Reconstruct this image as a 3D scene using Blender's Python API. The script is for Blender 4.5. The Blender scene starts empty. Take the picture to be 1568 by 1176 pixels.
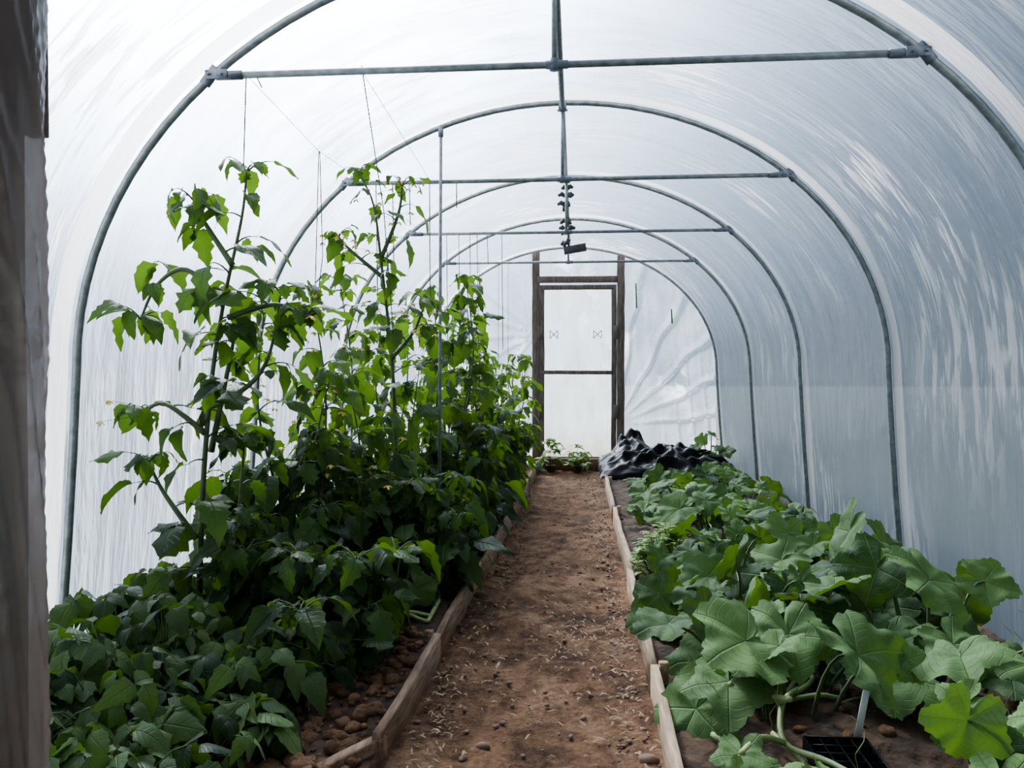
import bpy, math, random
import numpy as np
from mathutils import Vector, noise as mn

SC = bpy.context.scene
CAMH = 1.24
CX = -0.08
HOOPS = [1.07, 2.80, 4.48, 6.2, 7.93, 9.78]
YE = HOOPS[-1]

# ------------------------------------------------------------------ materials
def newmat(name):
    m = bpy.data.materials.new(name); m.use_nodes = True
    nt = m.node_tree; nt.nodes.clear()
    out = nt.nodes.new('ShaderNodeOutputMaterial')
    return m, nt, out
def L(nt, a, b): nt.links.new(a, b)
def math_(nt, op, a, b=None, clamp=False):
    n = nt.nodes.new('ShaderNodeMath'); n.operation = op; n.use_clamp = clamp
    for i, v in enumerate((a, b)):
        if v is None: continue
        if isinstance(v, (int, float)): n.inputs[i].default_value = v
        else: nt.links.new(v, n.inputs[i])
    return n.outputs[0]
def ramp(nt, src, stops):
    r = nt.nodes.new('ShaderNodeValToRGB')
    el = r.color_ramp.elements
    while len(el) < len(stops): el.new(0.5)
    for e, (p, c) in zip(el, stops):
        e.position = p; e.color = (c[0], c[1], c[2], 1)
    nt.links.new(src, r.inputs[0]); return r.outputs[0]
def mixc(nt, f, a, b):
    n = nt.nodes.new('ShaderNodeMix'); n.data_type = 'RGBA'
    for i, v in ((0, f), (6, a), (7, b)):
        if isinstance(v, (int, float)): n.inputs[i].default_value = v
        elif isinstance(v, tuple): n.inputs[i].default_value = (v[0], v[1], v[2], 1)
        else: nt.links.new(v, n.inputs[i])
    return n.outputs[2]
def noise_tex(nt, scale, detail=3, vec=None, mscale=None, coord='Object', rough=.5, rot=None, dist=0):
    tc = nt.nodes.new('ShaderNodeTexCoord')
    src = tc.outputs[coord]
    if mscale:
        mp = nt.nodes.new('ShaderNodeMapping'); mp.inputs['Scale'].default_value = mscale
        if rot: mp.inputs['Rotation'].default_value = rot
        nt.links.new(src, mp.inputs[0]); src = mp.outputs[0]
    n = nt.nodes.new('ShaderNodeTexNoise'); n.inputs['Scale'].default_value = scale
    n.inputs['Detail'].default_value = detail; n.inputs['Roughness'].default_value = rough
    n.inputs['Distortion'].default_value = dist
    nt.links.new(src, n.inputs['Vector']); return n.outputs['Fac']
def bump(nt, h, s, d=.01):
    b = nt.nodes.new('ShaderNodeBump'); b.inputs['Strength'].default_value = s; b.inputs['Distance'].default_value = d
    nt.links.new(h, b.inputs['Height']); return b.outputs[0]

ARC_TOTAL = [0]
def mat_film(name, colA=(.39, .45, .52), tr0=.55, tr1=.86, ms=(6.0, .8, 1), gloss=.10, dirt=False, bs=.7, grough=.2, low=False, streak=.5, dshare=.10):
    m, nt, out = newmat(name)
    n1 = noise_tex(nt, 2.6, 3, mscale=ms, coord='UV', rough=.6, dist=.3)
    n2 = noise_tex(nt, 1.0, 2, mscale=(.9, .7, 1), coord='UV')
    n5 = noise_tex(nt, 1.3, 4, mscale=(1.3, 1.0, 1), coord='UV', rough=.6)
    n6 = noise_tex(nt, 1.5, 4, mscale=(3.5, .7, 1), coord='UV', rough=.6)
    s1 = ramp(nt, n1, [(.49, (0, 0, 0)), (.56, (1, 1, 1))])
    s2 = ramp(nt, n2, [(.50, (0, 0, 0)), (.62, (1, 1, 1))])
    s5 = ramp(nt, math_(nt, 'MULTIPLY', math_(nt, 'ADD', n5, n6), .5), [(.42, (0, 0, 0)), (.58, (1, 1, 1))])
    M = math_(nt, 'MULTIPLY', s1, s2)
    tl = nt.nodes.new('ShaderNodeBsdfTranslucent')
    df = nt.nodes.new('ShaderNodeBsdfDiffuse')
    col = mixc(nt, M, colA, (.93, .96, 1.0))  # condensation streaks, with sun glare painted in as whiter film
    uv = nt.nodes.new('ShaderNodeTexCoord'); sp = nt.nodes.new('ShaderNodeSeparateXYZ')
    L(nt, uv.outputs['UV'], sp.inputs[0])
    if dirt:
        dd = math_(nt, 'ADD', sp.outputs[1], math_(nt, 'MULTIPLY', n1, .35))
        f = ramp(nt, dd, [(.25, (1, 1, 1)), (.75, (0, 0, 0))])
        col = mixc(nt, f, col, (.46, .38, .26))
    fac = math_(nt, 'ADD', math_(nt, 'MULTIPLY', s5, tr1 - tr0), tr0)
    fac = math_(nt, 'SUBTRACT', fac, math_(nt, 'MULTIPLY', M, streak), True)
    if low:   # haze put into the film towards the ground, blurring the outside horizon
        h = math_(nt, 'MINIMUM', sp.outputs[1], math_(nt, 'SUBTRACT', ARC_TOTAL[0], sp.outputs[1]))
        h = math_(nt, 'ADD', h, math_(nt, 'MULTIPLY', math_(nt, 'SUBTRACT', n5, .5), .5))
        r = nt.nodes.new('ShaderNodeMapRange'); r.interpolation_type = 'SMOOTHSTEP'
        r.inputs['From Min'].default_value = 1.25; r.inputs['From Max'].default_value = 2.1
        r.inputs['To Min'].default_value = .2; r.inputs['To Max'].default_value = 1
        L(nt, h, r.inputs['Value'])
        fac = math_(nt, 'MULTIPLY', fac, r.outputs[0])
    L(nt, col, tl.inputs[0]); L(nt, col, df.inputs[0])
    bn = bump(nt, math_(nt, 'ADD', n1, n6), bs, .05)
    L(nt, bn, tl.inputs['Normal']); L(nt, bn, df.inputs['Normal'])
    mx = nt.nodes.new('ShaderNodeMixShader'); mx.inputs[0].default_value = dshare
    L(nt, tl.outputs[0], mx.inputs[1]); L(nt, df.outputs[0], mx.inputs[2])
    tp = nt.nodes.new('ShaderNodeBsdfTransparent'); tp.inputs[0].default_value = (.85, .92, 1, 1)
    mx2 = nt.nodes.new('ShaderNodeMixShader'); L(nt, fac, mx2.inputs[0])
    L(nt, mx.outputs[0], mx2.inputs[1]); L(nt, tp.outputs[0], mx2.inputs[2])
    gl = nt.nodes.new('ShaderNodeBsdfGlossy'); gl.inputs['Roughness'].default_value = grough
    L(nt, bn, gl.inputs['Normal'])
    mx3 = nt.nodes.new('ShaderNodeMixShader'); mx3.inputs[0].default_value = gloss
    L(nt, mx2.outputs[0], mx3.inputs[1]); L(nt, gl.outputs[0], mx3.inputs[2])
    L(nt, mx3.outputs[0], out.inputs[0]); return m

def mat_basic(name, c1, c2, scale=8, rough=.8, metal=0, ms=None, bs=.3, bd=.01, detail=4, spec=.5):
    m, nt, out = newmat(name)
    p = nt.nodes.new('ShaderNodeBsdfPrincipled')
    n = noise_tex(nt, scale, detail, mscale=ms)
    L(nt, ramp(nt, n, [(.3, c1), (.7, c2)]), p.inputs['Base Color'])
    p.inputs['Roughness'].default_value = rough; p.inputs['Metallic'].default_value = metal
    p.inputs['Specular IOR Level'].default_value = spec
    L(nt, bump(nt, n, bs, bd), p.inputs['Normal'])
    L(nt, p.outputs[0], out.inputs[0]); return m

def mat_leaf(name, dark, light, kind, transl=.35, vein=(.35, .45, .22), rough=.5, tcol=None, vs=.4, spec=.2):
    m, nt, out = newmat(name)
    at = nt.nodes.new('ShaderNodeAttribute'); at.attribute_name = 'tint'
    tc = nt.nodes.new('ShaderNodeTexCoord'); sp = nt.nodes.new('ShaderNodeSeparateXYZ')
    L(nt, tc.outputs['UV'], sp.inputs[0]); u, v = sp.outputs[0], sp.outputs[1]
    n = noise_tex(nt, 14, 3)
    f = math_(nt, 'ADD', at.outputs['Fac'], math_(nt, 'MULTIPLY', math_(nt, 'SUBTRACT', n, .5), .6), True)
    col = mixc(nt, f, dark, light)
    if kind == 'palm':
        fr = math_(nt, 'FRACT', math_(nt, 'ADD', math_(nt, 'MULTIPLY', u, 5), .5))
        dist = math_(nt, 'MULTIPLY', math_(nt, 'ABSOLUTE', math_(nt, 'SUBTRACT', fr, .5)), v)
        vm = ramp(nt, dist, [(.0, (1, 1, 1)), (.018, (0, 0, 0))])
        fr2 = math_(nt, 'FRACT', math_(nt, 'MULTIPLY', math_(nt, 'SUBTRACT', v, math_(nt, 'MULTIPLY', math_(nt, 'ABSOLUTE', math_(nt, 'SUBTRACT', fr, .5)), .6)), 6))
        vm2 = ramp(nt, math_(nt, 'ABSOLUTE', math_(nt, 'SUBTRACT', fr2, .5)), [(.0, (1, 1, 1)), (.07, (0, 0, 0))])
    else:
        a = math_(nt, 'ABSOLUTE', math_(nt, 'SUBTRACT', u, .5))
        vm = ramp(nt, a, [(.0, (1, 1, 1)), (.04, (0, 0, 0))])
        fr2 = math_(nt, 'FRACT', math_(nt, 'MULTIPLY', math_(nt, 'SUBTRACT', v, math_(nt, 'MULTIPLY', a, .5)), 7))
        vm2 = ramp(nt, math_(nt, 'ABSOLUTE', math_(nt, 'SUBTRACT', fr2, .5)), [(.0, (1, 1, 1)), (.08, (0, 0, 0))])
    vt = math_(nt, 'MAXIMUM', vm, math_(nt, 'MULTIPLY', vm2, .45))
    col = mixc(nt, math_(nt, 'MULTIPLY', vt, vs), col, vein)
    p = nt.nodes.new('ShaderNodeBsdfPrincipled'); p.inputs['Roughness'].default_value = rough
    p.inputs['Specular IOR Level'].default_value = spec
    L(nt, col, p.inputs['Base Color'])
    h = math_(nt, 'SUBTRACT', math_(nt, 'MULTIPLY', n, .9), vt)
    L(nt, bump(nt, h, .7, .006), p.inputs['Normal'])
    tl = nt.nodes.new('ShaderNodeBsdfTranslucent')
    if tcol is None: tcol = (.15, .31, .012)
    L(nt, mixc(nt, f, tuple(c * .5 for c in tcol), tcol), tl.inputs[0])
    mx = nt.nodes.new('ShaderNodeMixShader'); mx.inputs[0].default_value = transl
    L(nt, p.outputs[0], mx.inputs[1]); L(nt, tl.outputs[0], mx.inputs[2])
    L(nt, mx.outputs[0], out.inputs[0]); return m

# ------------------------------------------------------------------ tunnel profile
A_, B_ = 1.83, 1.54
def profile(n=44, off=0.0):
    pts = [(-1.92, -.06), (-1.90, .25), (-1.875, .55), (-1.85, .9)]
    for i in range(n + 1):
        th = math.pi * (1 - i / n); pts.append((A_ * math.cos(th), CAMH + B_ * math.sin(th)))
    pts += [(1.85, .9), (1.875, .55), (1.90, .25), (1.92, -.06)]
    out = []
    for i, (x, z) in enumerate(pts):
        p0 = pts[max(i-1, 0)]; p1 = pts[min(i+1, len(pts)-1)]
        tx, tz = p1[0]-p0[0], p1[1]-p0[1]; l = math.hypot(tx, tz)
        out.append((CX + x - tz / l * off, z + tx / l * off))
    return out
def arch_z(x):
    x -= CX; x = max(-A_ + 1e-3, min(A_ - 1e-3, x))
    return CAMH + B_ * math.sqrt(1 - (x / A_) ** 2)
base = profile(60)
arc = [0]
for i in range(1, len(base)): arc.append(arc[-1] + math.dist(base[i], base[i-1]))
ARC_TOTAL[0] = arc[-1]

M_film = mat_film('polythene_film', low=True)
M_tape = mat_film('hoop_tape', (.97, .98, 1.0), .12, .20, gloss=.03, bs=.1, streak=0)
M_endfilm = mat_film('end_polythene', (.50, .58, .66), .5, .75, ms=(1, 1, 1), gloss=.14)
M_doorfilm = mat_film('door_polythene', (.74, .82, .84), .40, .58, ms=(1, 1, 1), gloss=.06, dirt=True, bs=.3, streak=.2)
M_wrap = mat_film('wrap_polythene', (.30, .235, .20), .10, .12, ms=(3, 3, 1), gloss=.10, bs=.15, grough=.3, streak=0, dshare=.3)
M_steel = mat_basic('galvanised_steel', (.13, .155, .165), (.26, .30, .31), 30, .42, .55, bs=.05)
M_steeld = mat_basic('dark_clamp_steel', (.08, .10, .13), (.18, .21, .25), 30, .5, .55, bs=.1)
M_wood = mat_basic('rough_timber', (.095, .05, .027), (.29, .175, .10), 7, .85, ms=(9, 1.2, 9), bs=.5)
M_woodpale = mat_basic('pale_timber', (.19, .115, .065), (.46, .32, .20), 7, .85, ms=(9, 1.2, 9), bs=.5)
M_wooddark = mat_basic('weathered_timber', (.07, .055, .045), (.19, .145, .115), 7, .9, ms=(9, 9, 1.2), bs=.4)
M_soil = mat_basic('bed_soil', (.012, .008, .005), (.070, .039, .023), 14, .95, bs=.9, bd=.03, detail=8, spec=.2)
M_black = mat_basic('black_polythene', (.0015, .0015, .002), (.003, .003, .004), 5, .33, bs=.4, bd=.03, spec=.06)
M_hook = mat_basic('hanging_metal', (.03, .035, .04), (.07, .075, .08), 20, .5, .4)
M_stem = mat_basic('green_stem', (.022, .045, .013), (.08, .125, .03), 12, .6)
M_stemy = mat_basic('pale_vine_stem', (.13, .20, .055), (.30, .37, .13), 12, .6)
M_string = mat_basic('twine', (.07, .07, .065), (.15, .145, .13), 40, .9)
M_green = mat_basic('green_twine', (.05, .22, .08), (.12, .35, .12), 40, .8)
M_white = mat_basic('white_plastic', (.5, .52, .52), (.65, .66, .65), 10, .4)
M_straw = mat_basic('dry_litter', (.13, .085, .045), (.36, .25, .15), 9, .9)
M_stone = mat_basic('stone', (.075, .043, .028), (.21, .13, .085), 9, .9, bs=.8)
M_petal = mat_basic('yellow_petal', (.75, .62, .08), (.9, .8, .2), 9, .6)
M_tcot = mat_basic('terracotta_pot', (.06, .035, .025), (.13, .07, .045), 9, .8)
M_grass = mat_basic('outside_ground', (.06, .07, .06), (.095, .105, .095), 2, .95)
M_leafT = mat_leaf('pepper_leaf', (.0045, .019, .005), (.048, .115, .018), 'pin', .36, vein=(.06, .12, .035))
M_leafB = mat_leaf('bean_leaf', (.007, .026, .008), (.10, .18, .045), 'pin', .26, vein=(.18, .26, .11))
M_leafS = mat_leaf('squash_leaf', (.010, .034, .008), (.125, .235, .066), 'palm', .18, vein=(.20, .30, .12), rough=.7, vs=.4, spec=.15)
M_leafY = mat_leaf('basil_leaf', (.07, .155, .025), (.23, .38, .07), 'pin', .3, tcol=(.2, .4, .02))

m, nt, out = newmat('trodden_earth')
p = nt.nodes.new('ShaderNodeBsdfPrincipled'); p.inputs['Roughness'].default_value = .95
p.inputs['Specular IOR Level'].default_value = .15
a = noise_tex(nt, 2.2, 6, rough=.7); b = noise_tex(nt, 38, 6, rough=.75); c = noise_tex(nt, 9, 5, rough=.7)
ca = ramp(nt, a, [(.38, (.085, .038, .018)), (.5, (.21, .103, .050)), (.64, (.37, .205, .112))])
cb = ramp(nt, b, [(.35, (.033, .017, .010)), (.5, (.20, .10, .049)), (.68, (.41, .26, .152))])
cc_ = mixc(nt, .40, ca, cb)
cf = ramp(nt, c, [(.38, (.45, .41, .39)), (.57, (1, 1, 1))])
mm_ = nt.nodes.new('ShaderNodeMix'); mm_.data_type = 'RGBA'; mm_.blend_type = 'MULTIPLY'; mm_.inputs[0].default_value = 1
L(nt, cc_, mm_.inputs[6]); L(nt, cf, mm_.inputs[7])
L(nt, mm_.outputs[2], p.inputs['Base Color'])
L(nt, bump(nt, math_(nt, 'ADD', b, c), 1.0, .03), p.inputs['Normal']); L(nt, p.outputs[0], out.inputs[0])
M_path = m

# ------------------------------------------------------------------ mesh builder
class MB:
    def __init__(s): s.V = []; s.F = []; s.U = []; s.T = []; s.M = []; s.n = 0
    def add(s, V, F, U=None, tint=.5, mat=0):
        V = np.asarray(V, dtype=float); k = len(V)
        s.V.append(V)
        s.U.append(np.asarray(U, dtype=float) if U is not None else np.zeros((k, 2)))
        s.T.append(np.full(k, tint))
        o = s.n
        s.F.extend([tuple(i + o for i in f) for f in F]); s.M.extend([mat] * len(F)); s.n += k
    def build(s, name, mats, smooth=True, origin=None, parent=None):
        V = np.concatenate(s.V); U = np.concatenate(s.U); T = np.concatenate(s.T)
        if origin is None:
            origin = np.array([(V[:, 0].min() + V[:, 0].max()) / 2, (V[:, 1].min() + V[:, 1].max()) / 2, V[:, 2].min()])
        V = V - np.array(origin)
        me = bpy.data.meshes.new(name); me.from_pydata(V.tolist(), [], s.F)
        li = np.zeros(len(me.loops), dtype=np.int32); me.loops.foreach_get('vertex_index', li)
        uv = me.uv_layers.new(name='UVMap'); uv.data.foreach_set('uv', U[li].astype(np.float32).ravel())
        at = me.attributes.new('tint', 'FLOAT', 'POINT'); at.data.foreach_set('value', T.astype(np.float32))
        for mm in mats: me.materials.append(mm)
        me.polygons.foreach_set('material_index', s.M)
        me.polygons.foreach_set('use_smooth', [smooth] * len(me.polygons))
        me.update()
        ob = bpy.data.objects.new(name, me); ob.location = origin
        SC.collection.objects.link(ob)
        if parent is not None:
            ob.parent = parent; ob.location = Vector(origin) - parent.location
        return ob
def empty(name, loc):
    e = bpy.data.objects.new(name, None); e.location = loc; e.empty_display_size = .1
    SC.collection.objects.link(e); return e

def tube(mb, pts, rad, sides=6, tint=.5, mat=0, cap=True):
    P = [Vector(q) for q in pts]; n = len(P)
    if isinstance(rad, (int, float)): rad = [rad] * n
    V = []; U = []; ref = None
    for i in range(n):
        t = (P[min(i + 1, n - 1)] - P[max(i - 1, 0)]).normalized()
        if ref is None:
            ref = t.orthogonal().normalized()
        ref = (ref - t * ref.dot(t))
        if ref.length < 1e-6: ref = t.orthogonal()
        ref.normalize(); bi = t.cross(ref)
        for k in range(sides):
            a = 2 * math.pi * k / sides
            V.append(P[i] + (ref * math.cos(a) + bi * math.sin(a)) * rad[i]); U.append((k / sides, i / n))
    F = []
    for i in range(n - 1):
        for k in range(sides):
            k2 = (k + 1) % sides
            F.append((i * sides + k, i * sides + k2, (i + 1) * sides + k2, (i + 1) * sides + k))
    if cap:
        F.append(tuple(range(sides - 1, -1, -1))); F.append(tuple((n - 1) * sides + k for k in range(sides)))
    mb.add([tuple(v) for v in V], F, U, tint, mat)

def box(mb, a, b, w, h, tint=.5, mat=0, segs=1, wob=0, seed=0, up=(0, 0, 1)):
    r = random.Random(seed)
    A = Vector(a); B = Vector(b); t = (B - A).normalized(); up = Vector(up)
    side = t.cross(up).normalized(); up = side.cross(t).normalized()
    c = min(w, h) * .12
    prof = [(-w/2 + c, -h/2), (w/2 - c, -h/2), (w/2, -h/2 + c), (w/2, h/2 - c), (w/2 - c, h/2), (-w/2 + c, h/2), (-w/2, h/2 - c), (-w/2, -h/2 + c)]
    V = []; U = []
    for i in range(segs + 1):
        q = A.lerp(B, i / segs); dx = r.uniform(-wob, wob); dz = r.uniform(-wob, wob) * .6
        for (x, z) in prof:
            V.append(tuple(q + side * (x + dx) + up * (z + dz))); U.append((x, i / segs))
    F = []
    for i in range(segs):
        for k in range(8):
            k2 = (k + 1) % 8; F.append((i*8 + k, i*8 + k2, (i+1)*8 + k2, (i+1)*8 + k))
    F.append(tuple(range(7, -1, -1))); F.append(tuple(segs*8 + k for k in range(8)))
    mb.add(V, F, U, tint, mat)

mb = MB()
rows = []
for k, y in enumerate(HOOPS):
    rows.append((y - .135, 1)); rows.append((y - .02, 0))
    if k < len(HOOPS) - 1:
        for j in range(1, 22): rows.append((y + (HOOPS[k+1] - .135 - y) * j / 22, 0))
rows = rows[1:]; rows[-1] = (YE + .02, 0)
prev = None
for (y, tp) in rows:
    d = min(abs(y - h) for h in HOOPS); sag = -.022 * min(1, d / .6) ** .8
    pr = profile(60, .022 + sag)
    V = []
    for i, (x, z) in enumerate(pr):
        w = (.008 * mn.noise(Vector((y * 2.5, arc[i] * 1.2, 3))) + .014 * mn.noise(Vector((y * 6, arc[i] * .9 + y, 8)))) if d > .13 else 0
        V.append((x + w, y, z + w))
    U = [(y, s) for s in arc]
    if prev is not None:
        n = len(V)
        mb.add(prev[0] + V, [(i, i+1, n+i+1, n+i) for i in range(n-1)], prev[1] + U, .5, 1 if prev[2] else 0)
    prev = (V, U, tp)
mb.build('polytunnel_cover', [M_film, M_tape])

for k, y in enumerate(HOOPS):
    mb = MB(); pr = profile(44)
    tube(mb, [(x, y, z) for x, z in pr], .016, 10)
    for x, z in (pr[0], pr[-1]): tube(mb, [(x, y, -.05), (x, y, .12)], .021, 10)
    mb.build('steel_hoop', [M_steel])
    if 0 < k < 5:
        zb = CAMH + 1.10
        xb = A_ * math.sqrt(1 - (1.10 / B_) ** 2) + .005
        mb = MB()
        tube(mb, [(CX - xb + .01, y, zb), (CX + xb - .01, y, zb)], .013, 10)
        for s in (-1, 1):
            ex = CX + s * xb
            tube(mb, [(ex - s*.02, y, zb), (ex - s*.12, y, zb)], .017, 10, mat=1)
            slope = Vector((s * .62, 0, -.80)).normalized()
            c = Vector((ex + s*.002, y, zb))
            tube(mb, [tuple(c - slope*.04), tuple(c + slope*.04)], .0205, 10, mat=1)
            box(mb, (ex + s*.015, y - .018, zb), (ex - s*.07, y - .018, zb), .006, .034, mat=1)
            for dx in (.0, .05): tube(mb, [(ex - s*dx, y - .028, zb), (ex - s*dx, y + .025, zb)], .006, 6, mat=1)
        mb.build('crossbar', [M_steel, M_steeld])
mb = MB()
xr = CX; zr = CAMH + B_ - .032
tube(mb, [(xr, HOOPS[0], zr), (xr, YE, zr)], .015, 10)
for y in HOOPS:
    box(mb, (xr, y - .03, zr + .012), (xr, y + .03, zr + .012), .045, .042, mat=1)
    tube(mb, [(xr - .03, y, zr - .01), (xr + .03, y, zr - .01)], .008, 6, mat=1)
mb.build('ridge_pole', [M_steel, M_steeld])
for y in HOOPS[1:5]:
    mb = MB()
    tube(mb, [(xr, y, CAMH + 1.10), (xr, y, zr)], .010, 8)
    tube(mb, [(xr, y, CAMH + 1.08), (xr, y, CAMH + 1.12)], .018, 8, mat=1)
    tube(mb, [(xr - .03, y, CAMH + 1.10), (xr + .05, y, CAMH + 1.10)], .0165, 8, mat=1)
    mb.build('king_strut', [M_steel, M_steeld])
mb = MB(); tube(mb, [(-.80, 4.45, .05), (-.79, 4.47, arch_z(-.79) - .01)], .010, 8)
tube(mb, [(-.79, 4.47, arch_z(-.79) - .06), (-.79, 4.47, arch_z(-.79))], .016, 8, mat=1)
mb.build('support_post', [M_steel, M_steeld])

# ------------------------------------------------------------------ far end wall
def film_panel(name, x0, x1, nx, nz, wr, y, z0=0.0, parent=None, mat=None, top=None):
    mb = MB(); V = []; U = []
    for j in range(nz + 1):
        for i in range(nx + 1):
            x = x0 + (x1 - x0) * i / nx
            zt = top if top is not None else arch_z(x)
            z = z0 + (zt - z0) * j / nz
            V.append((x, y + wr(x, z), z)); U.append((x, z))
    F = [(j*(nx+1)+i, j*(nx+1)+i+1, (j+1)*(nx+1)+i+1, (j+1)*(nx+1)+i) for j in range(nz) for i in range(nx)]
    mb.add(V, F, U); return mb.build(name, [mat or M_endfilm], parent=parent)
def wr_right(x, z):
    a = math.atan2(z - .55, x - .50); r = math.hypot(x - .5, z - .55)
    f = .07 * max(0, math.sin(a * 19 + 1.5 * mn.noise(Vector((r*2, 0, 5))))) ** 5 * min(1, r * 2) if z > .55 else 0
    g = .05 * max(0, math.sin((x + .12 * z) * 34)) ** 3 * max(0, min(1, (x - 1.0) * 2.2)) * max(0, min(1, (1.6 - z)))
    return f + g + .03 * mn.noise(Vector((x * 3, z * 2, 0)))
def wr_left(x, z):
    a = math.atan2(z - 1.7, x + .5)
    return .05 * max(0, math.sin(a * 16 + mn.noise(Vector((x*3, z*2, 2))))) ** 3 + .03 * mn.noise(Vector((x * 3, z * 2, 9)))
wf = empty('wall_far', (CX, YE, 0))
film_panel('polythene_right', .55, CX + A_ - .004, 120, 120, wr_right, YE, parent=wf)
film_panel('polythene_left', CX - A_ + .004, -.50, 90, 90, wr_left, YE, parent=wf)
film_panel('polythene_top', -.50, .55, 30, 10, lambda x, z: .012 * mn.noise(Vector((x*5, z*4, 1))), YE, z0=2.38, parent=wf)
df = empty('door_frame', (0, YE, 0))
mb = MB()
for i, x in enumerate((-.505, .56)):
    box(mb, (x, YE - .045, 0), (x, YE - .045, arch_z(x) - .02), .095, .07, segs=12, wob=.004, seed=i, up=(0, 1, 0))
box(mb, (-.50, YE - .05, 2.37), (.555, YE - .05, 2.37), .06, .08, segs=8, wob=.003, seed=5)
for z in (.62, 1.62):
    box(mb, (-.455, YE - .09, z), (-.455, YE - .09, z + .17), .06, .02, up=(0, 1, 0)); box(mb, (.50, YE - .09, z), (.50, YE - .09, z + .17), .06, .02, up=(0, 1, 0))
mb.build('frame', [M_wooddark], parent=df)
dr = empty('door_1', (0, YE - .03, 0))
mb = MB()
for i, x in enumerate((-.43, .475)):
    box(mb, (x, YE - .05, .06), (x, YE - .05, 2.30), .065, .045, segs=8, wob=.003, seed=10 + i, up=(0, 1, 0))
for i, (z, h) in enumerate(((2.27, .06), (1.20, .05), (.10, .07))):
    box(mb, (-.43, YE - .055, z), (.475, YE - .055, z), .04, h, segs=8, wob=.003, seed=20 + i)
for cx in (-.28, .27):
    for (ax, az, bx, bz) in ((-.05, -.05, .05, .05), (-.05, .05, .05, -.05), (-.05, -.05, -.05, .05), (.05, -.05, .05, .05)):
        tube(mb, [(cx+ax, YE-.045, 1.68+az), (cx+bx, YE-.045, 1.68+bz)], .006, 4, mat=1)
mb.build('door_leaf_frame', [M_wooddark, M_steeld], parent=dr)
film_panel('door_polythene', -.43, .475, 30, 50, lambda x, z: .012 * mn.noise(Vector((x*4, z*2.5, 7))), YE - .03, z0=.06, top=2.28, parent=dr, mat=M_doorfilm)
mb = MB()
box(mb, (-.50, 9.38, .075), (.33, 9.40, .075), .045, .15, segs=8, wob=.004, seed=3)
mb.build('door_sill_board', [M_wood])

wn = empty('wall_near', (0, 1.07, 0))
film_panel('polythene_left', CX - A_ + .004, -.88, 20, 20, wr_left, 1.07, parent=wn)
film_panel('polythene_right', .78, CX + A_ - .004, 20, 20, wr_left, 1.07, parent=wn)
film_panel('polythene_top', -.86, .78, 20, 8, lambda x, z: .01 * mn.noise(Vector((x*5, z*4, 1))), 1.07, z0=2.2, parent=wn)
mb = MB()
box(mb, (-.89, 1.07, 0), (-.868, 1.07, arch_z(-.86)), .10, .08, segs=10, wob=.003, seed=1, up=(0, 1, 0))
box(mb, (.78, 1.07, 0), (.78, 1.07, arch_z(.78)), .08, .07, segs=10, wob=.003, seed=1, up=(0, 1, 0))
box(mb, (-.86, 1.07, 2.2), (.78, 1.07, 2.2), .07, .08, segs=6, wob=.003, seed=2)
box(mb, (-.832, 1.13, 1.60), (-.832, 1.13, 2.18), .03, .02, up=(0, 1, 0))
mb.build('doorway_posts', [M_wooddark], parent=wn)
mb = MB(); V = []; U = []; nz = 460; na = 70
for j in range(nz + 1):
    z = 2.2 * j / nz
    for i in range(na + 1):
        a = -2.2 + 4.6 * i / na
        ph = z * 6 + a * 3.2 + 1.2 * mn.noise(Vector((z*1.0, a, 0)))
        ph2 = z * 14 + a * 6 + 2.5 * mn.noise(Vector((z*1.7, a, 5)))
        edge = max(.15, 1 - abs(a) * .5) if a > -.6 else 1
        rr = .070 + edge * (.011 * (1 - abs(math.sin(ph))) ** 3 + .005 * (1 - abs(math.sin(ph2))) ** 3)
        cxp = -.880 + .024 * z / 2.2
        V.append((cxp + rr * math.cos(a), 1.07 + rr * .95 * math.sin(a), z)); U.append((a * .1, z))
F = [(j*(na+1)+i, j*(na+1)+i+1, (j+1)*(na+1)+i+1, (j+1)*(na+1)+i) for j in range(nz) for i in range(na)]
mb.add(V, F, U); mb.build('post_wrap', [M_wrap], parent=wn)

# ------------------------------------------------------------------ ground
def fbm(x, y, s, seed=0): return mn.fractal(Vector((x*s, y*s, seed)), .9, 2.1, 5)
def ground(name, x0, x1, y0, y1, step, zf, mat):
    nx = int((x1-x0)/step); ny = int((y1-y0)/step); mb = MB(); V = []
    for j in range(ny+1):
        for i in range(nx+1):
            x = x0 + (x1-x0)*i/nx; y = y0 + (y1-y0)*j/ny; V.append((x, y, zf(x, y)))
    F = [(j*(nx+1)+i, j*(nx+1)+i+1, (j+1)*(nx+1)+i+1, (j+1)*(nx+1)+i) for j in range(ny) for i in range(nx)]
    mb.add(V, F); return mb.build(name, [mat])
PC = -.13
ground('floor', -1.0, .38, -.6, YE + .1, .015, lambda x, y: .012 * fbm(x, y, 5) + .018 * fbm(x, y, 1.5, 4) + .009 * fbm(x, y, 17, 1) + .05 * max(0, abs(x - PC) - .25), M_path)
def bedz(x, y): return .075 + .030 * fbm(x, y, 4, 2) + .022 * abs(fbm(x, y, 13, 7))
ground('soil_bed', -1.97, -.61, 1.13, YE, .025, bedz, M_soil)
ground('soil_bed', .315, 1.82, 1.13, YE, .025, bedz, M_soil)
mb = MB(); S = 60
mb.add([(-S, -S, -.07), (S, -S, -.07), (S, S, -.07), (-S, S, -.07)], [(0, 1, 2, 3)])
mb.build('outside_ground', [M_grass])

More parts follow.
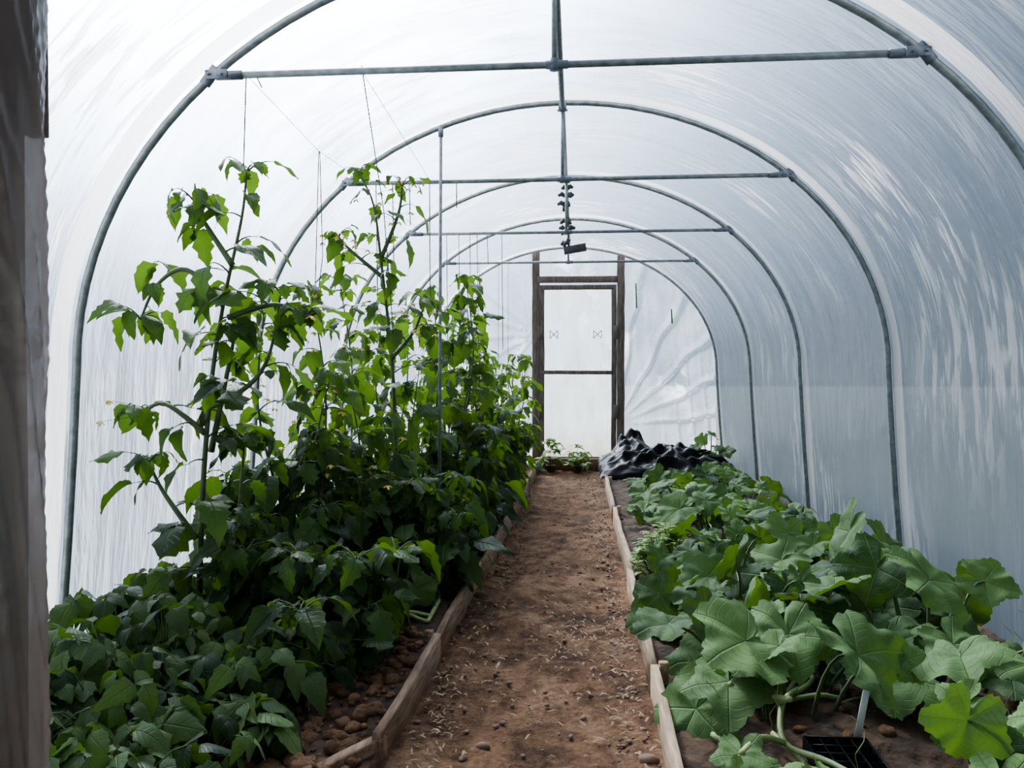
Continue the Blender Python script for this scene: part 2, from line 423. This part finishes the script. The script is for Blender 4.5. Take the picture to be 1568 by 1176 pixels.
def board(pts, w, h, z, mat, seed):
    mb = MB()
    for i in range(len(pts) - 1):
        (x0, y0), (x1, y1) = pts[i], pts[i+1]
        box(mb, (x0, y0, z), (x1, y1, z + .004 * (i % 2)), w, h, segs=max(2, int(abs(y1-y0)*4)), wob=.005, seed=seed + i)
    for (x0, y0) in pts[1:-1]:
        s = 1 if x0 > 0 else -1
        box(mb, (x0 + s*.035, y0, -.04), (x0 + s*.035, y0, z + h/2 + .01), .035, .035, up=(0, 1, 0))
    return mb.build('edging_board', [mat])
board([(-.605, 2.30), (-.585, 3.2), (-.56, 4.4)], .032, .14, .05, M_wood, 1)
board([(-.545, 4.42), (-.515, 6.0), (-.49, 7.8), (-.47, 9.35)], .032, .14, .05, M_wood, 7)
board([(-.60, 2.34), (-.75, 2.12), (-.90, 1.8)], .04, .12, .04, M_wood, 9)
board([(.29, 1.6), (.295, 2.9), (.30, 4.3)], .030, .15, .055, M_woodpale, 12)
board([(.315, 4.25), (.31, 6.2), (.315, 7.9), (.325, 9.4)], .030, .15, .055, M_woodpale, 17)

def blob(mb, c, r, rnd, mat=0):
    V = []; F = []; n, mth = 7, 5
    sx, sy, sz = rnd.uniform(.7, 1.3), rnd.uniform(.7, 1.3), rnd.uniform(.5, .8); sd = rnd.uniform(0, 99)
    V.append((c[0], c[1], c[2] - r*sz))
    for j in range(1, mth):
        ph = math.pi * j / mth - math.pi/2
        for i in range(n):
            th = 2*math.pi*i/n; d = Vector((math.cos(th)*math.cos(ph), math.sin(th)*math.cos(ph), math.sin(ph)))
            k = r * (1 + .35 * mn.noise(d * 1.6 + Vector((sd, 0, 0))))
            V.append((c[0]+d.x*k*sx, c[1]+d.y*k*sy, c[2]+d.z*k*sz))
    V.append((c[0], c[1], c[2] + r*sz)); t = len(V)-1
    for i in range(n): F.append((0, 1+(i+1) % n, 1+i)); F.append((t, 1+(mth-2)*n+i, 1+(mth-2)*n+(i+1) % n))
    for j in range(mth-2):
        for i in range(n): F.append((1+j*n+i, 1+j*n+(i+1) % n, 1+(j+1)*n+(i+1) % n, 1+(j+1)*n+i))
    mb.add(V, F, None, .5, mat)
R = random.Random(5); mb = MB()
for _ in range(2600):
    y = 1.9 + 7.2 * R.random()**1.6; x = R.choice([R.uniform(-.55, .26), R.gauss(-.49, .06), R.gauss(.21, .06)])
    if not -.56 < x < .27: continue
    r = .003 + .010 * R.random()**5; blob(mb, (x, y, .006 + .05*max(0, abs(x-PC)-.25)), r, R)
blob(mb, (-.30, 2.46, .012), .020, R); blob(mb, (.23, 2.40, .02), .028, R)
mb.build('path_gravel', [M_stone])
mb = MB()
for _ in range(520):
    x = R.uniform(-1.05, -.64); y = R.uniform(1.9, 3.3); blob(mb, (x, y, bedz(x, y) + .004), .008 + .03 * R.random()**2.5, R)
for _ in range(260):
    x = R.uniform(.35, 1.7); y = R.uniform(1.9, 6); blob(mb, (x, y, bedz(x, y)), .008 + .022 * R.random()**2.5, R)
mb.build('soil_clods', [M_path])
blobm = MB(); blob(blobm, (.78, 5.6, .17), .10, R); blobm.build('garden_stone', [M_stone])
mb = MB()
for _ in range(1300):
    y = 1.9 + 7 * R.random()**1.4; x = R.choice([R.uniform(-.55, .27), R.gauss(.20, .06), R.gauss(-.46, .06)]); a = R.uniform(0, 6.28); l = R.uniform(.005, .022); w = R.uniform(.0015, .005)
    if R.random() < .12: x, y = .02 + R.gauss(0, .12), 3.4 + R.gauss(0, .25)
    if not -.55 < x < .27: continue
    dx, dy = math.cos(a), math.sin(a); z = .018 + .05*max(0, abs(x-PC)-.25)
    mb.add([(x-dx*l-dy*w, y-dy*l+dx*w, z), (x-dx*l+dy*w, y-dy*l-dx*w, z), (x+dy*w, y-dx*w, z+.006), (x-dy*w, y+dx*w, z+.006), (x+dx*l, y+dy*l, z+R.uniform(-.004, .006))], [(0, 1, 2, 3), (3, 2, 4)])
mb.build('dry_leaf_litter', [M_straw])

# ------------------------------------------------------------------ leaf templates
def ovate(W=.30, n=8, fold=.25, droop=.35, wave=.03, seed=0, pw=.55, pe=.95, jag=.06):
    V = []; U = []
    cols = (-1, -.5, 0, .5, 1)
    mxw = max(((i/50)**pw) * (1-i/50)**pe for i in range(51))
    for i in range(n + 1):
        t = i / n; w = W * (t ** pw) * (1 - t) ** pe / mxw
        for s in cols:
            ed = 1 + (jag if (i % 2) else -jag * 1.6) * (abs(s) == 1)
            z = -droop * t * t + fold * abs(s) * w - .3 * (s*s) * w + wave * math.sin(t * 9 + s * 2 + seed) * abs(s)
            x = s * w * ed + .10 * math.sin(seed * 2.1) * t * t
            V.append((x, t * (1 - .12 * droop), z)); U.append((s * .5 + .5, t))
    F = [(i*5+k, i*5+k+1, (i+1)*5+k+1, (i+1)*5+k) for i in range(n) for k in range(4)]
    return np.array(V), F, np.array(U)
OV = [ovate(w, n_, f, d, .05, s, jag=j_) for s, (w, f, d, j_, n_) in enumerate(((.33, .3, .25, .05, 8), (.30, .6, .55, .14, 9), (.37, .1, .15, .18, 7), (.31, .8, .4, .06, 8), (.34, .4, .85, .14, 9), (.27, .3, .5, .05, 8)))]
OVB = [ovate(w, 8, f, d, .03, s, .42, 1.0) for s, (w, f, d) in enumerate(((.36, .15, .2), (.33, .45, .5), (.38, .05, .3), (.30, .7, .35), (.35, .3, .8)))]
OVS = [ovate(.30, 4, .3, .3, .02, 0)]
def palm(seed=0, rings=8, na=75):
    r0 = random.Random(seed); ph = [r0.uniform(0, 6) for _ in range(6)]
    cup = r0.uniform(.04, .22); lob = r0.uniform(.07, .13); wv = r0.uniform(.02, .05); foldc = r0.uniform(0, .45)
    curl = r0.uniform(.0, .45); ca = r0.uniform(-1, 1)
    V = []; U = []
    for j in range(rings + 1):
        rho = j / rings
        for i in range(na + 1):
            th = -math.pi + 2*math.pi*i/na
            r = .84 + lob * math.cos(5*th) + .05 * math.cos(th)
            r *= 1 - .60 * math.exp(-((abs(th) - math.pi) / .16) ** 2)
            r += (.028 * math.sin(25*th + ph[0]) + .018*math.sin(35*th)) * (rho > .9) + .05 * math.sin(3*th + ph[1]) + .04 * math.sin(2*th + ph[2])
            rr = r * rho; x, y = rr * math.sin(th), rr * math.cos(th)
            z = cup * rho * .5 + .034 * math.cos(5*th + math.pi) * rho - .9 * cup * rho**3
            z += wv * rho**2 * math.sin(8*th + ph[3]) + .09 * rho * rho * math.sin(2*th + ph[0]) + .12 * mn.noise(Vector((x*2.6, y*2.6, seed*3.1))) * rho
            z += foldc * abs(x) * .8
            q = x * math.sin(ca) + y * math.cos(ca)
            z -= curl * max(0, q - .25) ** 1.5
            V.append((x, y, z)); U.append((i / na * 1.0 + .5, rho))
    F = [(j*(na+1)+i, j*(na+1)+i+1, (j+1)*(na+1)+i+1, (j+1)*(na+1)+i) for j in range(rings) for i in range(na)]
    return np.array(V), F, np.array(U)
PA = [palm(s) for s in range(16)]

def leaf(mb, tpl, pos, d, nrm, size, tint, mat=0):
    V, F, U = tpl
    d = Vector(d).normalized(); nn = Vector(nrm); nn = nn - d * nn.dot(d)
    if nn.length < 1e-4: nn = d.orthogonal()
    nn.normalize(); s = d.cross(nn)
    M = np.array([s, d, nn])
    mb.add(V * size @ M + np.array(pos), F, U, tint, mat)

def bez(p0, p1, p2, n=6):
    p0, p1, p2 = Vector(p0), Vector(p1), Vector(p2)
    return [p0*(1-t)**2 + p1*2*t*(1-t) + p2*t*t for t in [i/n for i in range(n+1)]]

def flower(mb, pos, rnd, mat):
    for k in range(5):
        a = k * 1.257; leaf(mb, OVS[0], pos, (math.cos(a), math.sin(a)*.6, rnd.uniform(-.6, -.1)), (0, 0, 1), .026, .5, mat)

def spray(mb, p, az, ln, up, rnd, ls, nl, tint):
    o = Vector((math.cos(az), math.sin(az), 0))
    p = Vector(p); e = p + o * ln + Vector((0, 0, up * ln)); mid = p + o * ln * .5 + Vector((0, 0, (up + .45) * ln * .55))
    c = bez(p, mid, e, 5)
    tube(mb, c, [.0045, .004, .0036, .003, .0026, .002], 5, mat=1, cap=False)
    for k in range(nl):
        t = 1 - k / max(1, nl) * .75; q = c[min(5, int(round(t * 5)))]
        side = 0 if k == 0 else (1 if k % 2 else -1) * rnd.uniform(.6, 1.3)
        a = az + side; dz = rnd.uniform(-1.3, .1)
        d = Vector((math.cos(a), math.sin(a), dz))
        nrm = Vector((rnd.uniform(-.5, .5), rnd.uniform(-.5, .5), 1))
        s = ls * rnd.uniform(.5, 1.25) * (1 if k == 0 else .85)
        pe = q + d.normalized() * s * .18 + Vector((0, 0, .008))
        tube(mb, [q, pe], [.002, .0016], 4, mat=1, cap=False)
        leaf(mb, rnd.choice(OV), pe, d, nrm, s, max(0, min(1, tint + rnd.gauss(0, .24))))

def smooth_path(pts, n=6):
    P = [Vector(p) for p in pts]; out = []
    for i in range(len(P)-1):
        a, b, c, d = P[max(i-1, 0)], P[i], P[i+1], P[min(i+2, len(P)-1)]
        for k in range(n):
            t = k/n; out.append(.5*((2*b) + (c-a)*t + (2*a-5*b+4*c-d)*t*t + (3*b-a-3*c+d)*t**3))
    out.append(P[-1]); return out

def climber(name, stems, seed, ls=.14, gap=.075, ln=(.10, .26), r0=.010, tint=.35, tmin=.0, flowers=0, nl=(2, 4), dens=1.0, crown=6):
    rnd = random.Random(seed); mb = MB(); az = rnd.uniform(0, 6)
    for pts in stems:
        P = smooth_path(pts); n = len(P)
        tube(mb, P, [r0 * (1 - .72 * i / (n-1)) for i in range(n)], 7, mat=1)
        acc = 0; tot = sum((P[i+1]-P[i]).length for i in range(n-1)); s = 0
        for i in range(n-1):
            seg = (P[i+1]-P[i]).length; acc += seg; s += seg
            while acc > gap:
                acc -= gap; t = s / tot
                if t < tmin: continue
                if rnd.random() > dens: continue
                az += 2.4 + rnd.uniform(-.5, .5)
                k = 1 - .55 * max(0, t - .55) / .45
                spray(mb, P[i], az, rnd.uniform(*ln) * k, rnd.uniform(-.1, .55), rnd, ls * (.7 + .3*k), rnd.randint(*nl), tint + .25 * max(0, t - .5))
        for k in range(crown):
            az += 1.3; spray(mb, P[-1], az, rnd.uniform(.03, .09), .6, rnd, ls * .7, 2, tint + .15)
    for _ in range(flowers):
        P = smooth_path(rnd.choice(stems)); q = P[rnd.randint(int(len(P)*.5), len(P)-1)]
        pp = q + Vector((rnd.uniform(-.12, .12), rnd.uniform(-.12, .12), rnd.uniform(-.05, .05)))
        tube(mb, [q, pp], .0012, 4, mat=1, cap=False); flower(mb, pp, rnd, 2)
    return mb.build(name, [M_leafT, M_stem, M_petal])

climber('tomato_plant', [
    [(-1.56, 3.05, .08), (-1.53, 3.02, .6), (-1.48, 3.0, 1.12), (-1.42, 3.0, 1.5), (-1.34, 3.0, 1.85), (-1.32, 3.0, 2.03)],
    [(-1.49, 3.0, 1.08), (-1.33, 3.02, 1.17), (-1.25, 3.05, 1.30), (-1.20, 3.05, 1.55)],
    [(-1.42, 3.0, 1.5), (-1.56, 2.98, 1.64), (-1.68, 2.97, 1.58), (-1.74, 2.95, 1.44)],
    [(-1.50, 3.0, .98), (-1.66, 2.98, 1.10), (-1.76, 2.97, 1.05)],
    [(-1.54, 3.0, .55), (-1.68, 3.0, .74), (-1.74, 3.0, .86)],
    [(-1.38, 3.0, 1.66), (-1.50, 3.0, 1.84), (-1.54, 3.0, 1.92)],
    [(-1.40, 3.0, 1.45), (-1.20, 3.0, 1.50), (-1.08, 3.0, 1.44)],
    [(-1.50, 3.1, .08), (-1.42, 3.1, .5), (-1.38, 3.1, .95)],
    [(-1.50, 3.05, .9), (-1.40, 3.0, 1.25), (-1.36, 2.98, 1.40)],
], 12, ls=.17, gap=.095, ln=(.04, .13), r0=.014, tint=.30, tmin=.08, nl=(1, 3), flowers=5, dens=1, crown=5)
climber('tomato_plant', [
    [(-1.0, 4.2, .08), (-1.0, 4.2, .8), (-1.02, 4.2, 1.3), (-1.08, 4.2, 1.85), (-1.12, 4.2, 2.15), (-1.20, 4.2, 2.33)],
    [(-1.02, 4.2, 1.3), (-.9, 4.22, 1.45), (-.84, 4.25, 1.62)],
    [(-1.07, 4.2, 1.75), (-1.25, 4.2, 1.9), (-1.32, 4.2, 1.98)],
    [(-1.08, 4.2, 1.85), (-.98, 4.2, 2.1), (-.96, 4.2, 2.25)],
], 23, ls=.145, gap=.08, ln=(.05, .15), r0=.014, tint=.36, tmin=.15, nl=(1, 3), flowers=44, crown=4)
spec = [(-1.28, 3.5, 1.62, 2), (-1.12, 3.75, 1.2, 3), (-1.38, 4.3, 1.75, 2), (-1.05, 4.75, 1.72, 3), (-.90, 5.2, 1.86, 3),
        (-1.35, 5.3, 1.6, 2), (-.95, 5.9, 1.6, 3), (-.82, 6.5, 1.45, 4), (-1.3, 6.5, 1.5, 2), (-.78, 7.2, 1.38, 4),
        (-.74, 8.0, 1.36, 4), (-.74, 8.8, 1.30, 3), (-1.3, 8.0, 1.4, 2)]
for i, (x, y, h, ns) in enumerate(spec):
    rr = random.Random(100 + i); st = []
    for k in range(ns):
        a = rr.uniform(0, 6.28); sp = .2
        hh = h * rr.uniform(.65, 1.0) if k else h
        st.append([(x, y, .08), (x + sp*.5*math.cos(a), y + sp*.5*math.sin(a), hh*.35), (x + sp*math.cos(a+.4), y + sp*math.sin(a+.4), hh*.7), (x + sp*.8*math.cos(a+.8), y + sp*math.sin(a+.8), hh)])
    climber('tomato_plant', st, 200 + i, ls=.16, gap=.076 if y < 6 else .086, ln=(.06, .19), tint=.32, tmin=.05, flowers=18 if y < 6 else 4, nl=(2, 4), crown=4)
low = [(-.94, 3.1, .58), (-.84, 3.6, .62), (-.80, 4.2, .7), (-.76, 4.9, .8), (-.72, 5.5, .8), (-1.2, 3.15, .62), (-1.38, 3.35, .8), (-1.2, 3.9, .95), (-.70, 6.3, .85), (-.98, 2.8, .44), (-1.5, 3.6, .6), (-.68, 7.0, .8), (-.80, 3.95, .5)]
for i, (x, y, h) in enumerate(low):
    rr = random.Random(300 + i); st = []
    for k in range(5):
        a = rr.uniform(0, 6.28); sp = .2
        st.append([(x, y, .08), (x + sp*.6*math.cos(a), y + sp*.6*math.sin(a), h*.5), (x + sp*math.cos(a), y + sp*math.sin(a), h*rr.uniform(.7, 1.05))])
    climber('pepper_plant', st, 330 + i, ls=.185, gap=.068, ln=(.05, .16), tint=.24, nl=(2, 4), r0=.007)

def bean(name, x, y, h, rad, n, seed, tint=.5):
    rnd = random.Random(seed); mb = MB()
    for k in range(n):
        a = rnd.uniform(0, 6.28); r = rad * math.sqrt(rnd.random()); zz = h * (1 - .35 * (r / rad) ** 2) * rnd.uniform(.45, 1.1)
        b = Vector((x + r*.25*math.cos(a), y + r*.25*math.sin(a), .08)); e = Vector((x + r*math.cos(a), y + r*math.sin(a), zz))
        c = bez(b, (b.x*.5 + e.x*.5, b.y*.5 + e.y*.5, zz * 1.0), e, 4); tube(mb, c, [.004, .003, .0025, .002, .002], 5, mat=1, cap=False)
        az = a + rnd.uniform(-1, 1); s = rnd.uniform(.06, .13); tt = max(0, min(1, tint + rnd.gauss(0, .3)))
        tilt = Vector((rnd.uniform(-.8, .8), rnd.uniform(-.9, .6), 1))
        for da, off in ((0, .03), (1.6, .0), (-1.6, .0)):
            d = Vector((math.cos(az+da), math.sin(az+da), rnd.uniform(-1.0, .1)))
            leaf(mb, rnd.choice(OVB), e + Vector((math.cos(az), math.sin(az), 0)) * off, d, tilt + Vector((rnd.uniform(-.3, .3), rnd.uniform(-.3, .3), 0)), s, max(0, min(1, tt + rnd.gauss(0, .06))))
    return mb.build(name, [M_leafB, M_stem])
bl = [(-1.72, 2.75, .42), (-1.45, 2.6, .42), (-1.15, 2.55, .38), (-1.72, 2.3, .42), (-1.4, 2.2, .38), (-1.55, 1.95, .36), (-1.12, 2.2, .27), (-1.2, 1.85, .30), (-1.66, 3.15, .44)]
for i, (x, y, h) in enumerate(bl): bean('bean_plant', x, y, h, .26, 46, 400 + i, .48)

def squash(name, x, y, seed, n, rad, hmax, R0=(.09, .17), tint=.4, left=False):
    rnd = random.Random(seed); mb = MB()
    placed = []
    for k in range(n * 8):
        if len(placed) >= n: break
        a = rnd.uniform(0, 6.28); r = rad * math.sqrt(rnd.random()); px, py = x + r*math.cos(a), y + r*math.sin(a)
        R1 = rnd.uniform(*R0) * rnd.choice((1, 1, 1, .7, .6))
        if not left and (px > 1.64 or px - R1 < .19): continue
        if not left and py - R1*.4 < 2.38 and px - R1*.5 < .88 and y > 2.2: continue
        if any(math.hypot(px-q[0], py-q[1]) < .43*(R1+q[2]) for q in placed) and k < n*6: continue
        placed.append((px, py, R1))
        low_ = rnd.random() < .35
        zz = .10 + hmax * (rnd.uniform(.15, .4) if low_ else rnd.uniform(.6, 1.05)) * (1 - .45 * (r / rad) ** 2)
        e = Vector((px, py, zz)); b = Vector((x + r*.45*math.cos(a), y + r*.45*math.sin(a), .09))
        c = bez(b, (b.x*.7+e.x*.3, b.y*.7+e.y*.3, zz*1.05), e, 6)
        tube(mb, c, [.0075, .007, .006, .0055, .005, .0045, .004], 6, mat=1, cap=False)
        d = Vector((math.cos(a)*.8 + rnd.uniform(-.6, .6), math.sin(a)*.5 - .25 + rnd.uniform(-.6, .3), rnd.uniform(-.9, .05)))
        nrm = Vector((rnd.uniform(-.7, .5), rnd.uniform(-.9, .4), 1))
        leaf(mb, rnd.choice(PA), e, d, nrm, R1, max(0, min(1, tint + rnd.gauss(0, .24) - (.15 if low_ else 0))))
    for k in range(3):
        a = rnd.uniform(-1.4, 1.4)
        pts = smooth_path([(x, y, .10), (x + .12*math.cos(a), y + .15*math.sin(a), .14), (x + .22*math.cos(a+.3), y + .35*math.sin(a+.3), .11), (x + .3*math.cos(a+.7), y + .5*math.sin(a+.7), .12)], 4)
        pts = [Vector((max(.42, min(1.75, p.x)) if not left else min(p.x, -.66), p.y, p.z)) for p in pts]
        tube(mb, pts, .009, 7, mat=2)
        q = pts[-1]; tube(mb, [q + Vector((.015*math.cos(t*1.1)*t*.2, .015*math.sin(t*1.1), .02*t)) for t in range(9)], .0013, 4, mat=2, cap=False)
    if seed == 500:
        for pts in ([(.78, 2.75, .12), (.66, 2.5, .17), (.62, 2.32, .13), (.70, 2.15, .16), (.84, 2.0, .13)], [(.66, 2.5, .17), (.60, 2.38, .24), (.63, 2.30, .27)], [(.62, 2.32, .13), (.52, 2.2, .20), (.45, 2.12, .19)], [(.70, 2.7, .12), (.54, 2.55, .20), (.48, 2.42, .26)]):
            tube(mb, smooth_path(pts, 5), .009, 8, mat=2)
        for (p, s) in (((.45, 2.12, .19), .09), ((.48, 2.44, .26), .16)):
            leaf(mb, PA[3], p, (-.2, -1, -.3), (-.2, -.5, 1), s, .5)
    return mb.build(name, [M_leafS, M_stem, M_stemy])
sq = [(.70, 2.68, 20, .42, .34, .13, .20), (1.32, 3.0, 26, .50, .42, .14, .21), (.74, 3.35, 22, .42, .34, .12, .20), (1.3, 3.75, 24, .46, .36, .13, .20), (.78, 4.15, 14, .36, .30, .11, .18), (1.35, 4.5, 22, .42, .28, .12, .18),
      (.94, 5.1, 20, .38, .32, .11, .18), (1.35, 5.4, 19, .40, .22, .11, .17), (.85, 6.0, 22, .42, .30, .10, .17), (1.35, 6.3, 19, .4, .24, .10, .17), (.80, 6.8, 19, .4, .22, .10, .16), (1.35, 7.2, 17, .36, .22, .10, .16), (.80, 7.45, 12, .30, .12, .09, .14), (1.50, 8.7, 12, .24, .40, .09, .15)]
for i, (x, y, n, rad, h, ra, rb) in enumerate(sq): squash('squash_plant', x, y, 500 + i, n, rad, h, (ra, rb), tint=.42)
squash('squash_plant', 1.30, 2.10, 530, 20, .34, .26, (.09, .15), 1.0)
squash('squash_plant', .52, 1.92, 531, 6, .16, .14, (.08, .12), .8)
squash('courgette_plant', -.76, 5.15, 541, 11, .26, .72, (.10, .17), .6, True)
squash('courgette_plant', -.86, 3.45, 542, 8, .22, .40, (.09, .15), .35, True)
squash('courgette_plant', -.82, 4.3, 543, 9, .22, .50, (.09, .15), .4, True)

def bushlet(name, x, y, z0, h, rad, n, seed, s, mat, tint=.6, tplset=OVS):
    rnd = random.Random(seed); mb = MB()
    for k in range(n):
        a = rnd.uniform(0, 6.28); r = rad * rnd.random()**.6; zz = z0 + h * math.sqrt(max(0.05, 1 - (r/rad)**2)) * rnd.uniform(.5, 1)
        e = Vector((x + r*math.cos(a), y + r*math.sin(a), zz)); tube(mb, [(x + r*.2*math.cos(a), y + r*.2*math.sin(a), z0), e], [.003, .0015], 4, mat=1, cap=False)
        for j in range(4):
            b = a + j * 1.57 + rnd.uniform(-.3, .3)
            leaf(mb, rnd.choice(tplset), e - Vector((0, 0, .012*(j % 2))), (math.cos(b), math.sin(b), rnd.uniform(-.2, .5)), (0, 0, 1), s * rnd.uniform(.7, 1.2), max(0, min(1, tint + rnd.gauss(0, .2))))
    return mb, rnd
mb, _ = bushlet('b', .49, 4.35, .08, .30, .19, 210, 1, .042, M_leafY, .9); mb.build('basil_plant', [M_leafY, M_stem])
for i, (x, y, h) in enumerate(((-.30, 9.22, .42), (.02, 9.20, .32))):
    mb, _ = bushlet('p', x, y, .06, h, .12, 14, 20 + i, .10, M_leafY, .6, OV)
    prof = [(.040, 0), (.052, .07), (.058, .07), (.058, .085), (.05, .085), (.047, .07)]
    V = []; n = 16
    for (r, z) in prof:
        for k in range(n): V.append((x + r*math.cos(k*2*math.pi/n), y + r*math.sin(k*2*math.pi/n), z + .005))
    F = [(j*n+k, j*n+(k+1) % n, (j+1)*n+(k+1) % n, (j+1)*n+k) for j in range(len(prof)-1) for k in range(n)]
    F.append(tuple(range(n-1, -1, -1))); F.append(tuple((len(prof)-1)*n+k for k in range(n)))
    mb.add(V, F, None, .5, 2)
    mb.build('potted_seedling', [M_leafY, M_stem, M_tcot])

mb = MB(); nx, ny = 150, 80; V = []
for j in range(ny+1):
    for i in range(nx+1):
        u, v = i/nx, j/ny; x = .26 + 1.46*u; y = 8.05 + 1.45*v
        env = math.sin(math.pi*min(1, max(0, u)))**.35 * math.sin(math.pi*v)**.5
        rid = 1 - abs(mn.noise(Vector((x*3.2 + y*1.5, y*5, 1))))*2
        peak = .22 * math.exp(-((x-.64)/.16)**2 - ((y-9.15)/.2)**2)
        z = .10 + env * (.17 + .12*rid + .08*mn.noise(Vector((x*9, y*9, 4)))) + peak * (1 + .9*mn.noise(Vector((x*14, y*10, 2))))
        V.append((x + .03*mn.noise(Vector((x*6, y*6, 8))), y, z))
mb.add(V, [(j*(nx+1)+i, j*(nx+1)+i+1, (j+1)*(nx+1)+i+1, (j+1)*(nx+1)+i) for j in range(ny) for i in range(nx)])
mb.build('black_plastic_sheet', [M_black])

mb = MB()
box(mb, (.84, 2.36, .12), (.875, 2.38, .27), .020, .003, up=(0, 1, 0)); mb.build('plant_label', [M_white])
mb = MB(); x0, y0, w, l, h = .68, 2.06, .18, .28, .05
for (a, b) in (((x0, y0), (x0+w, y0)), ((x0+w, y0), (x0+w, y0+l)), ((x0+w, y0+l), (x0, y0+l)), ((x0, y0+l), (x0, y0))):
    box(mb, (a[0], a[1], .12), (b[0], b[1], .12), .006, h)
box(mb, (x0+w/2, y0, .10), (x0+w/2, y0+l, .10), w, .006)
for k in range(1, 4): box(mb, (x0 + w*k/4, y0, .125), (x0 + w*k/4, y0+l, .125), .004, .035)
for k in range(1, 6): box(mb, (x0, y0 + l*k/6, .125), (x0+w, y0 + l*k/6, .125), .004, .035)
mb.build('seed_tray', [M_black])

def string(name, segs, r=.0026, mat=M_string):
    mb = MB()
    for pts in segs: tube(mb, pts, r, 5)
    return mb.build(name, [mat])
ZB = CAMH + 1.10
string('support_string', [[(-1.23, 2.80, ZB + .015), (-1.31, 2.95, 2.02)], [(-1.20, 2.80, ZB + .015), (-1.17, 2.80, ZB - .05)], [(-.79, 2.80, ZB + .02), (-.86, 3.4, 1.95), (-1.0, 4.2, 1.3)]])
string('support_string', [[(-1.23, 2.8, ZB), (-1.26, 3.7, ZB - .03), (-1.24, 4.48, ZB)], [(-1.24, 4.48, ZB), (-1.24, 6.2, ZB)], [(-.79, 2.8, ZB), (-.85, 4.48, ZB)]], .0015)
string('support_string', [[(-1.26, 3.7, ZB - .03), (-1.30, 3.75, 1.6)], [(-1.255, 3.7, ZB - .03), (-1.26, 3.75, 1.8), (-1.30, 3.75, 1.5)]])
string('support_string', [[(x, 4.48, ZB), (x - .01, 4.55, z)] for x, z in ((-1.18, 1.6), (-1.08, 1.7), (-.98, 2.1), (-.86, 1.6), (-.70, 2.2))] + [[(x, 6.2, ZB), (x + .01, 6.2, z)] for x, z in ((-1.05, 1.3), (-.95, 1.3), (-.86, 1.6), (-.72, 2.1), (-.8, 1.3), (-.6, 1.4))], .0035)
string('support_string', [[(x, 7.93, ZB), (x, 7.9, 1.2)] for x in (-1.0, -.8, -.7)])
string('green_twine', [[(.72, 9.4, 2.28), (.725, 9.4, 2.12), (.73, 9.4, 1.98)], [(1.12, 9.2, 1.95), (1.13, 9.2, 1.78)]], .010, M_green)
mb = MB(); rnd = random.Random(3); hy = 6.32
tube(mb, [(CX, hy, zr), (CX + .02, hy, zr - .54)], .008, 6)
for k, dz in enumerate((-.04, -.10, -.17, -.30, -.38, -.48)):
    z = zr + dz
    for j in range(4):
        a = rnd.uniform(0, 6.28); d = Vector((math.cos(a), math.sin(a)*.4, rnd.uniform(-.6, .4))) * rnd.uniform(.045, .08)
        tube(mb, [(CX, hy, z), tuple(Vector((CX, hy, z)) + d*.6 + Vector((0, 0, .02))), tuple(Vector((CX, hy, z)) + d)], [.014, .021, .012], 6)
box(mb, (CX - .02, hy, zr - .54), (CX + .16, hy, zr - .51), .07, .06)
mb.build('hanging_hooks', [M_hook])

# ------------------------------------------------------------------ light
sd = Vector((-.40, .80, .68)).normalized()
w = bpy.data.worlds.new('sky'); SC.world = w; w.use_nodes = True; nt = w.node_tree; nt.nodes.clear()
out = nt.nodes.new('ShaderNodeOutputWorld'); bg = nt.nodes.new('ShaderNodeBackground')
tc = nt.nodes.new('ShaderNodeTexCoord')
nv = nt.nodes.new('ShaderNodeVectorMath'); nv.operation = 'NORMALIZE'; L(nt, tc.outputs['Generated'], nv.inputs[0])
dt = nt.nodes.new('ShaderNodeVectorMath'); dt.operation = 'DOT_PRODUCT'; L(nt, nv.outputs[0], dt.inputs[0]); dt.inputs[1].default_value = sd
d0 = math_(nt, 'MAXIMUM', dt.outputs['Value'], 0.0)
g1 = math_(nt, 'POWER', d0, 4.0); g2 = math_(nt, 'POWER', d0, 15.0)
st = math_(nt, 'ADD', math_(nt, 'ADD', math_(nt, 'MULTIPLY', g1, 2.0), math_(nt, 'MULTIPLY', g2, 52.0)), .11)
cc = mixc(nt, math_(nt, 'POWER', d0, 7.0), (.56, .74, 1.0), (1.0, 1.0, 1.0))
L(nt, cc, bg.inputs[0]); L(nt, st, bg.inputs[1]); L(nt, bg.outputs[0], out.inputs[0])
ld = bpy.data.lights.new('sun', 'SUN'); ld.energy = 6.5; ld.angle = math.radians(5); ld.color = (1, .93, .83)
lo = bpy.data.objects.new('sun', ld); lo.rotation_euler = sd.to_track_quat('Z', 'Y').to_euler(); lo.location = (-3, 6, 8); SC.collection.objects.link(lo)

# ------------------------------------------------------------------ camera
cd = bpy.data.cameras.new('camera'); cam = bpy.data.objects.new('camera', cd); SC.collection.objects.link(cam)
cd.sensor_width = 36; cd.lens = 36 * 1200 / 1600; cd.clip_start = .02; cd.clip_end = 300
cam.location = (0, 0, CAMH)
cam.rotation_euler = (math.radians(90 - 1.1), 0, math.radians(4.76))
SC.camera = cam
